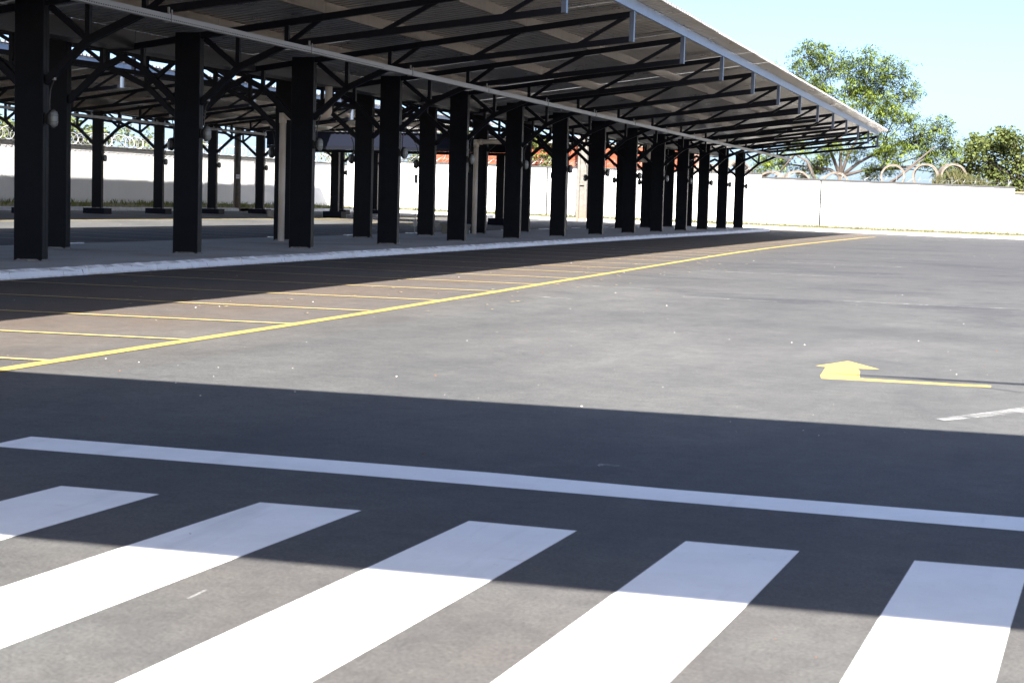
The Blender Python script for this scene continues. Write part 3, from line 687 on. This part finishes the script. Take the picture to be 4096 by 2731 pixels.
# grass blades
def blades(name, label, spots, hmin, hmax, m):
    b = MB()
    for x, y, z in spots:
        h = R.uniform(hmin, hmax); a = R.uniform(0, 6.28); wd = R.uniform(.01, .022) * (1 + h); lx, ly = R.uniform(-.5, .5) * h, R.uniform(-.5, .5) * h
        c, s_ = math.cos(a) * wd, math.sin(a) * wd
        b.quad((x - c, y - s_, z - .02), (x + c, y + s_, z - .02), (x + lx * .4 + c * .7, y + ly * .4 + s_ * .7, z + h * .6), (x + lx, y + ly, z + h))
    o = obj(name, b.mesh(name, m)); return tag(o, label, 'grass', None, 'stuff')
sp = []
for _ in range(5200):
    x = R.uniform(-37, 4); q = R.random() ** .7; sp.append((x, kb(x) + .25 + 1.45 * q, gz(x, 98) + .14 + .12 * q))
blades('grass', 'dry short grass along the foot of the far white wall', sp, .05, .16, MT['grass'])
sp = []
for _ in range(3600):
    y = R.uniform(50, 98); q = R.random(); x = KX - .3 - 2.2 * q
    if R.random() < .35 + .65 * (math.sin(y * .7) > -.1): sp.append((x, y, gz(x, y) + .13 + .12 * q))
blades('grass', 'green weeds along the foot of the left white wall', sp, .06, .24, MT['leaf_vine'])

# razor wire
def razor(name, label, A, Bp, rad, pitch, th):
    A, Bp = Vector(A), Vector(Bp); d = Bp - A; L = d.length; d.normalize(); side = Vector((-d.y, d.x, 0)).normalized(); up = Vector((0, 0, 1))
    t = thing(name, label, 'razor wire', tuple(A))
    pts = []; turns = int(L / pitch); n_ = 18
    for k in range(turns * n_):
        a = 2 * math.pi * k / n_; j = .06 * math.sin(k * .37) + .05 * math.sin(k * .11)
        pts.append(d * (L * k / (turns * n_) + .22 * math.sin(a)) + up * (rad * (1 + j) + rad * (1 + j) * math.sin(a + .4)) + side * rad * math.cos(a))
    c = obj('coil', MB().tube(pts, th, 3).mesh('coil', MT['wire']), t)
    obj('tension_wire', MB().tube([up * rad * 1.1, d * L + up * rad * 1.1], th * .8, 4).mesh('tension_wire', MT['wire']), t)
    q = 1.5
    pm = MB().tube([(0, 0, 0), (0, 0, rad * 2.1)], .012, 5).mesh('stake', MT['wire'])
    while q < L: obj('stake', pm, t, tuple(d * q)); q += 3
razor('razor_wire', 'coiled razor wire along the top of the left white wall', (WX - .1, 58, 3.15), (WX - .1, 100, 3.15), .27, .42, .013)
razor('razor_wire', 'coiled razor wire on the taller left part of the far wall', (-40, wy(-40) + .1, 3.42), (-15, wy(-15) + .1, 3.14), .24, .55, .008)
razor('razor_wire', 'thin coiled razor wire on the lower right part of the far wall', (-14.8, wy(-14.8) + .1, 2.92), (-1, wy(-1) + .1, 2.68), .2, .6, .004)
razor('razor_wire', 'short end of razor wire on the lowest wall panel at the right edge', (-.9, wy(0) + .1, 2.36), (9, wy(9) + .1, 2.2), .2, .6, .004)

# ------------------------------------------------------------------ utility poles (double-T concrete)
def tpole(label, loc, rz, base_w, depth, h, plate):
    t = thing('utility_pole', label, 'pole', loc, None, rz)
    b = MB()
    def fr(z0, z1, x0f, x1f, y0, y1, tz):
        pass
    tap = lambda z: 1 - .035 * z
    def ring(xs, ys, z): return [(x * tap(z), y * tap(z), z) for x, y in zip(xs, ys)]
    W2, D2, fl, rec = base_w / 2, depth / 2, base_w * .24, depth * .3
    xs = [-W2, -W2 + fl, -W2 + fl + .03, W2 - fl - .03, W2 - fl, W2, W2, W2 - fl, W2 - fl - .03, -W2 + fl + .03, -W2 + fl, -W2]
    ys = [-D2, -D2, -D2 + rec, -D2 + rec, -D2, -D2, D2, D2, D2 - rec, D2 - rec, D2, D2]
    zs = [-.3, .15, 1.2, 2.85, 4.5, 7, h]
    for z in zs: b.v += ring(xs, ys, z)
    for k in range(len(zs) - 1):
        for i in range(12): j = (i + 1) % 12; b.f.append((k * 12 + i, k * 12 + j, k * 12 + 12 + j, k * 12 + 12 + i))
    b.f.append(tuple((len(zs) - 1) * 12 + i for i in range(12)))
    obj('shaft', b.mesh('shaft', MT['pole']), t)
    for z in (2.1, 4.4, 6.6):
        s = tap(z); obj('web_rib', MB().box((-W2 + fl) * s, (W2 - fl) * s, -D2 * s + .015, -D2 * s + rec * s + .01, z, z + .07).mesh('web_rib', MT['pole']), t)
        obj('web_rib', MB().box((-W2 + fl) * s, (W2 - fl) * s, D2 * s - rec * s - .01, D2 * s - .015, z, z + .07).mesh('web_rib', MT['pole']), t)
    return t
p2 = tpole('weathered concrete utility pole with recessed face before the far wall and brick building', (-25.0, 98.55, .1), .04, .6, .44, 9, False)
p1 = tpole('dark stained concrete utility pole carrying a small white plate beside the left wall', (-38.3, 80.6, .3), .5, .36, .34, 9, True)
pm = obj('plate', MB().box(-.085, .085, -.012, 0, -.1, .1).mesh('plate', MT['sign']), p1, (.02, -.167, 1.72))
fc = bpy.data.curves.new('plate_text', 'FONT'); fc.body = 'MSI'; fc.size = .1; fc.align_x = 'CENTER'; fc.align_y = 'CENTER'; fc.materials.append(MT['ink'])
to = bpy.data.objects.new('plate_text', fc); C.objects.link(to); bpy.context.view_layer.update()
tm = bpy.data.meshes.new_from_object(to.evaluated_get(bpy.context.evaluated_depsgraph_get())); bpy.data.objects.remove(to)
obj('plate_text', tm, pm, (0, -.0145, 0), (math.pi / 2, 0, 0))

# ------------------------------------------------------------------ brick building behind the wall
bl = thing('brick_building', 'unfinished orange hollow brick building behind the far wall', 'building', (-29.5, 104.5, 0))
wallp = obj('wall', MB().box(-7.0, 10.2, .03, 3.0, -.3, 4.62).mesh('wall', MT['mortar']), bl)
bm_ = [MB().box(0, .385, 0, .06, 0, .185).mesh('brick', m) for m in bricks]
cnt = 0
for row in range(8):
    z = 3.0 + row * .2
    x = -7.0 + (.2 if row % 2 else 0)
    while x < 9.8:
        obj('brick', bm_[R.choices((0, 1, 2, 3), (4, 5, 3, 1))[0]], wallp, (x, -.031 + R.uniform(-.004, .004), z)); x += .4; cnt += 1
        if cnt >= 335: break
obj('ring_beam', MB().box(-7.05, 10.25, -.06, 3.05, 4.621, 4.8).mesh('ring_beam', MT['ring']), bl)
rf = obj('roof', MB().quad((-7.3, -.5, 4.83), (2.6, -.5, 4.83), (2.6, 3.4, 5.35), (-7.3, 3.4, 5.35)).box(-7.3, 2.6, -.52, -.49, 4.77, 4.86).mesh('roof', MT['fibre']), bl)

# soil banks behind the wall
b = MB()
for (xa, xb, zt) in ((-19.5, -10.2, 1.75), (-10.2, 9, 2.5)):
    b.v += [(xa, 102.2, -.3), (xb, 102.2, -.3), (xb, 103.4, zt), (xa, 103.4, zt), (xb, 112, zt), (xa, 112, zt), (xb, 116, -.3), (xa, 116, -.3)]
    i = len(b.v) - 8; b.f += [tuple(i + k for k in q) for q in ((0, 1, 2, 3), (3, 2, 4, 5), (5, 4, 6, 7), (0, 3, 5, 7), (1, 6, 4, 2))]
struct('soil_bank', b.mesh('soil_bank', MT['soil']))
# concrete rings
def ring(label, x, y, zb, ro, ln, tilt, n_=36):
    t = thing('concrete_ring', label, 'concrete ring', (x, y, zb), 'concrete pipe rings stored behind the wall', tilt)
    b = MB(); ri = ro - .125
    for yy, rr_ in ((0, ro - .01), (0, ri + .01), (ln, ri), (ln, ro)):
        for k in range(n_):
            a = 2 * math.pi * k / n_; j = 1 + .006 * math.sin(7 * a + x)
            b.v.append((rr_ * j * math.cos(a), yy + .012 * math.sin(9 * a + x), ro + rr_ * j * math.sin(a)))
    for q in range(4):
        for k in range(n_): j = (k + 1) % n_; b.f.append((q * n_ + k, ((q + 1) % 4) * n_ + k, ((q + 1) % 4) * n_ + j, q * n_ + j))
    obj('pipe_wall', b.mesh('pipe_wall', MT['ring'], False), t)
    obj('rim', MB().tube([((ro - .03) * math.cos(2 * math.pi * k / 40), .0, ro + (ro - .03) * math.sin(2 * math.pi * k / 40)) for k in range(41)], .022, 6, False).mesh('rim', MT['ring'], True), t)
ring('pale concrete ring standing alone behind the wall with sky showing through it', -7.9, 104.6, 2.5, .72, .35, .05)
ring('grey concrete ring partly filled with grass, between the pale ring and the brown one', -6.05, 104.4, 2.5, .76, .4, -.08)
ring('brown concrete ring stuffed with dry grass next to the round tree', -4.45, 104.9, 2.5, .78, .9, .3)
ring('wide grey concrete ring showing a thick arch above the wall, left of the tree trunk', -13.4, 104.5, 1.75, .85, 1.4, .25)
ring('reddish concrete ring with dark hollow just left of the slanting bare branches', -11.2, 104.8, 1.75, .84, .7, .1)
ring('low tan concrete ring right beside the step in the far wall', -15.05, 104.6, 1.75, .82, .8, -.2)
ring('big pale concrete ring seen side-on behind the last platform columns', -17.0, 105.2, 1.75, 1.12, 1.3, .9)
ring('rounded concrete ring half hidden between the far platform columns and the brick building', -18.7, 104.8, 1.75, 1.0, 1.2, 1.0)

# ------------------------------------------------------------------ trees
def rdir(rr_):
    z = rr_.uniform(-1, 1); a = rr_.uniform(0, 6.283); q = math.sqrt(1 - z * z); return Vector((q * math.cos(a), q * math.sin(a), z))
def tree(name, label, cat, base, fork, blobs, mat_leaf, bark, style, density, trunk_r, seed, depth=1.0, extra=(), hz=None):
    rr_ = random.Random(seed); base = Vector(base); fork = Vector(fork)
    t = thing(name, label, cat, tuple(base))
    bt = MB(); n_ = 7
    mid = base.lerp(fork, .5) + Vector((rr_.uniform(-.15, .15), 0, 0))
    bt.tube([base - base, mid - base, fork - base], [trunk_r * 1.25, trunk_r, trunk_r * .85], 9)
    trunk = obj('trunk', bt.mesh('trunk', bark, True), t)
    bl_ = MB(); lf = MB()
    K = max(1, min(6, len(blobs) // 4)); order = sorted(blobs, key=lambda q: math.atan2(q[2] - fork.z, q[0] - fork.x)); mains = []
    for k in range(K):
        grp = order[k * len(order) // K:(k + 1) * len(order) // K]
        cen = Vector((sum(q[0] for q in grp) / len(grp), sum(q[1] for q in grp) / len(grp) + rr_.uniform(-.6, .6) * depth, sum(q[2] for q in grp) / len(grp)))
        e = fork.lerp(cen, .62); md = fork.lerp(e, .5) + Vector((rr_.uniform(-.25, .25), 0, rr_.uniform(.0, .3)))
        bl_.tube([fork - base, md - base, e - base], [trunk_r * .6, trunk_r * .48, trunk_r * .36], 7); mains.append((md, e))
    for bi, (bx, by, bz_, br) in enumerate(order):
        c = Vector((bx, by + rr_.uniform(-1.6, 1.6) * depth, bz_))
        md, e = mains[min(K - 1, bi * K // len(order))]; st0 = md.lerp(e, rr_.uniform(.6, 1))
        m1 = st0.lerp(c, .55) + Vector((rr_.uniform(-.3, .3), rr_.uniform(-.3, .3), rr_.uniform(-.1, .25)))
        ra = trunk_r * .26
        bl_.tube([st0 - base, m1 - base, c - base], [ra, ra * .6, .025], 6)
        for _ in range(int(5 + br * 7)):
            e = c + rdir(rr_) * br * rr_.uniform(.6, 1.05); e.z += .1 * br
            st_ = m1.lerp(c, rr_.uniform(.45, 1)); md = st_.lerp(e, .5) + rdir(rr_) * .12 * br
            bl_.tube([st_ - base, md - base, e - base], [.028, .018, .007], 4, False)
        ncl = int(density * br ** 2 * 26 * rr_.uniform(.65, 1.25))
        for _ in range(ncl):
            d = rdir(rr_); rad = br * (rr_.random() ** .45) * (1 if rr_.random() < .8 else rr_.uniform(1.0, 1.3)); p = c + Vector((d.x * rad, d.y * rad, d.z * rad * .9))
            if style == 'feather':
                a0 = rr_.uniform(0, 6.28)
                for k in range(rr_.randint(9, 14)):
                    a = a0 + rr_.uniform(-1.2, 1.2); L = rr_.uniform(.22, .44); out = Vector((math.cos(a), math.sin(a), 0)); s_ = out.cross(Vector((0, 0, 1))) * rr_.uniform(.024, .05)
                    o_ = p - base + Vector((rr_.gauss(0, .13), rr_.gauss(0, .13), rr_.gauss(0, .11)))
                    p1 = o_ + out * L * .45 + Vector((0, 0, L * .1)); p2 = o_ + out * L * .95 - Vector((0, 0, L * rr_.uniform(.05, .5)))
                    i = len(lf.v); lf.v += [tuple(o_), tuple(p1 - s_), tuple(p1 + s_), tuple(p2)]; lf.f += [(i, i + 1, i + 3, i + 2)]
            else:
                for k in range(rr_.randint(4, 7)):
                    L = rr_.uniform(.10, .19) * (1.25 if style == 'broad' else .9); a = rdir(rr_); a.z = a.z * .5 - .35; a.normalize(); s_ = a.cross(rdir(rr_)).normalized() * L * .42
                    o_ = p - base + Vector((rr_.gauss(0, .13), rr_.gauss(0, .13), rr_.gauss(0, .11)))
                    i = len(lf.v); m_ = o_ + a * L * .55
                    lf.v += [tuple(o_), tuple(m_ + s_), tuple(o_ + a * L * 1.1), tuple(m_ - s_)]; lf.f.append((i, i + 1, i + 2, i + 3))
    for pl_, rads in extra:
        bl_.tube([Vector(p) - base for p in pl_], rads, 7)
    obj('limbs', bl_.mesh('limbs', bark, True), t)
    obj('crown', lf.mesh('crown', mat_leaf), t)
    return t
BIG = [(-14.32, 114.0, 11.27, 1.2), (-13.02, 114.0, 10.56, 1.44), (-14.98, 114.0, 9.91, 1.04), (-16.53, 114.0, 10.2, 0.6), (-13.82, 114.0, 8.97, 1.2), (-11.75, 114.0, 10.31, 1.12), (-10.34, 114.0, 10.47, 1.19), (-8.9, 114.0, 9.8, 1.27), (-8.0, 114.0, 8.55, 1.11), (-10.43, 114.0, 9.0, 1.43), (-9.19, 114.0, 7.43, 1.43), (-11.47, 114.0, 7.56, 0.96), (-6.86, 114.0, 5.74, 1.34), (-5.74, 114.0, 6.38, 1.02), (-5.15, 114.0, 5.14, 0.87), (-8.77, 114.0, 5.07, 1.27), (-15.79, 114.0, 4.14, 1.05), (-16.9, 114, 3.9, .8), (-14.2, 114, 3.6, .8), (-12.9, 114, 4.6, .7), (-14.54, 114.0, 5.12, 0.89), (-13.22, 114.0, 3.95, 0.72), (-11.35, 114.0, 4.86, 0.96), (-10.04, 114.0, 3.62, 0.72), (-7.69, 114.0, 6.98, 0.95), (-6.34, 114.0, 4.49, 0.87), (-15.6, 114.0, 8.6, .8), (-12.6, 114.0, 6.2, .8), (-11.4, 114, 8.9, .8), (-12.4, 114, 8.2, .7), (-9.9, 114, 6.1, .8), (-7.6, 114, 5.4, .8), (-4.7, 114, 4.3, .6), (-5.6, 114, 3.7, .6), (-12.3, 114, 5.2, .6), (-9.0, 114, 4.0, .7)]
tree('feathery_tree', 'tall airy tree with drooping feathery bright green leaves behind the far wall', 'tree', (-12.0, 114.0, -.3), (-11.9, 114.0, 3.3), BIG, MT['leaf_feather'], MT['bark'], 'feather', 3.5, .2, 3,
     extra=(([(-9.4, 112.5, 1.5), (-8.6, 112.5, 2.9), (-7.1, 112.6, 4.3), (-6.0, 112.8, 5.3)], [.12, .1, .07, .04]), ([(-9.4, 112.5, 1.5), (-9.0, 112.3, 2.75), (-7.9, 112.2, 3.5), (-6.6, 112.2, 4.5)], [.1, .085, .06, .03]), ([(-16.2, 112, 2.6), (-14.6, 112, 4.6), (-13.8, 112, 4.2), (-13.2, 112, 2.9)], [.05, .08, .09, .1])))
RND = [(-2.14, 107.0, 5.24, 1.1), (-3.4, 107.0, 4.93, 0.88), (-3.77, 107.0, 3.75, 0.88), (-1.15, 107.0, 5.12, 1.1), (-2.49, 107.0, 3.78, 1.1), (-1.07, 107.0, 3.66, 1.17), (0.01, 107.0, 4.41, 1.31), (-3.0, 107.0, 5.42, 0.59), (-1.6, 107.0, 5.84, 0.66), (-3.58, 107.0, 5.6, 0.37), (0.51, 107.0, 5.58, 1.16), (1.6, 107, 4.6, 1.3), (2.2, 107, 5.6, 1.0), (-1.9, 107, 2.9, .9), (-.3, 107, 2.7, 1.0)]
tree('round_tree', 'dense rounded olive green tree with broad leaves at the right edge behind the wall', 'tree', (-.6, 107, 2.0), (-.8, 107, 3.0), RND, MT['leaf_round'], MT['bark_dark'], 'broad', 5.0, .2, 4, .75)
LT = [('pale_tree', 'pale green leafy tree above the razor wire at the far left edge', (-46, 72.5, 0), [(-46.0, 72.0, 3.9, .75), (-46, 73.4, 3.5, .6), (-46, 71, 3.4, .6), (-46, 74.2, 3.1, .5), (-46, 70, 4.1, .6)]),
      ('pale_tree', 'bright green bushy tree between the first two footed columns above the left wall', (-45.5, 77.5, 0), [(-45.5, 76.6, 4.3, .8), (-45.5, 77.8, 3.7, .75), (-45.5, 78.9, 3.5, .6), (-45.5, 75.9, 3.3, .6), (-45.5, 79.4, 4.1, .5)]),
      ('pale_tree', 'thin open grey green tree between the second and third footed columns', (-45.8, 83, 0), [(-45.8, 82, 3.8, .5), (-45.8, 83.2, 3.7, .55), (-45.8, 84.4, 3.6, .5), (-45.8, 85.3, 4.1, .45), (-45.8, 83.4, 4.4, .4)]),
      ('pale_tree', 'small sparse tree beside the dark utility pole above the left wall', (-45.6, 91.5, 0), [(-45.6, 90.6, 3.7, .5), (-45.6, 91.7, 4.1, .4), (-45.6, 92.3, 3.5, .4)])]
for i, (nm, lb, bs, bls) in enumerate(LT):
    tree(nm, lb, 'tree', bs, (bs[0], bs[1], 2.2), bls, MT['leaf_pale'], MT['bark'], 'broad', 4.5 if i < 2 else 2.4, .12, 20 + i, .35)
BT = [('tangled grey green scrub tree under the walkway fascia, leftmost above the far wall', [(-44.6, 107, 3.8, .7), (-43.6, 107, 3.6, .55), (-44.0, 107, 4.6, .6)]),
      ('tangled bare branched scrub tree behind the far wall beside the brick building', [(-41.2, 107, 4.0, .8), (-40.2, 107, 3.7, .55), (-38.6, 107, 3.8, .6), (-37.5, 107, 3.9, .7)]),
      ('leafy tree rising above the roof of the far walkway', [(-36.9, 107, 5.1, .85), (-35.9, 107, 5.8, 1.0), (-34.9, 107, 5.2, .7)])]
for i, (lb, bls) in enumerate(BT):
    x = bls[0][0]; tree('scrub_tree', lb, 'tree', (x, 107, 0), (x, 107, 2.4), bls, MT['leaf_pale'] if i < 2 else MT['leaf_vine'], MT['bark'], 'broad', 2.6 if i < 2 else 3.6, .1, 40 + i, .5)
tree('vine_tree', 'yellow green leafy tree growing against the orange brick building', 'tree', (-28.2, 102.6, 0), (-28.2, 102.6, 2.4), [(-28.53, 102.6, 4.02, 0.68), (-27.88, 102.6, 3.42, 0.61), (-28.71, 102.6, 4.77, 0.61), (-29.34, 102.6, 4.91, 0.46)], MT['leaf_vine'], MT['bark_dark'], 'broad', 3.2, .08, 60, .2)
tree('vine_tree', 'small green shoot above the brick building beside the concrete pole', 'tree', (-25.6, 102.8, 0), (-25.6, 102.8, 3.4), [(-25.88, 102.8, 4.37, 0.38), (-25.57, 102.8, 4.52, 0.34)], MT['leaf_vine'], MT['bark_dark'], 'broad', 3.2, .05, 61, .1)
sp = []
for cx_, cz_, rr2 in ((-4.43, 3.3, .6), (-3.78, 3.0, .7), (-5.18, 2.95, .5), (-2.9, 2.8, .6)):
    for _ in range(420):
        d = rdir(R) * rr2 * R.random(); sp.append((cx_ + d.x, 103.9 + d.y * .6, max(2.5, cz_ - .25 + d.z * .7)))
g_ = blades('tall_grass', 'tall dry grass heaped around the concrete rings behind the far wall', sp, .25, .6, MT['grass'])

# ------------------------------------------------------------------ small litter on the asphalt
def pebbles(name, label, m, n_, sizes, area):
    b = MB()
    for _ in range(n_):
        x, y = area(); s_ = (sizes[0] + (sizes[1] - sizes[0]) * R.random() ** 3) * (1 + y / 45); z = gz(x, y); a = R.uniform(0, 6.28); i = len(b.v)
        for k in range(6):
            t = a + k * math.pi / 3; q = s_ * R.uniform(.7, 1.15); b.v.append((x + q * math.cos(t), y + q * math.sin(t), z + .001))
        for k in range(6):
            t = a + k * math.pi / 3; q = s_ * R.uniform(.45, .75); b.v.append((x + q * math.cos(t), y + q * math.sin(t), z + s_ * R.uniform(.6, 1)))
        b.f += [(i + k, i + (k + 1) % 6, i + 6 + (k + 1) % 6, i + 6 + k) for k in range(6)] + [tuple(i + 6 + k for k in range(6))]
    o = obj(name, b.mesh(name, m)); tag(o, label, 'gravel', None, 'stuff')
def ar1():
    y = 9.5 + 45 * R.random() ** 1.6; return (R.uniform(-.62 * y - 1, .03 * y + .3), y)
def ar2(): y = R.uniform(4.6, 40); return (R.uniform(-.62 * y, .03 * y + .3), y)
pebbles('gravel', 'scattered small white stone chips on the sunlit asphalt', MT['pebble'], 280, (.0015, .007), ar1)
pebbles('gravel', 'scattered reddish clay crumbs on the asphalt', MT['pebble2'], 110, (.0025, .006), ar2)
b = MB()
for _ in range(150):
    y = R.uniform(16, 50); x = R.uniform(-12.5, -5.5); a = R.uniform(-.5, .5); L = R.uniform(.02, .06); z = gz(x, y) + .011
    c, s_ = math.cos(a) * L, math.sin(a) * L
    b.quad((x - c, y - s_, z), (x - c * .2, y - s_ - .008, z + .005), (x + c, y + s_, z + .004), (x + c * .2, y + s_ + .01, z + .006))
tag(obj('dry_leaves', b.mesh('dry_leaves', MT['dry'])), 'dry leaf scraps and straw scattered over the parking bays', 'leaf litter', None, 'stuff')
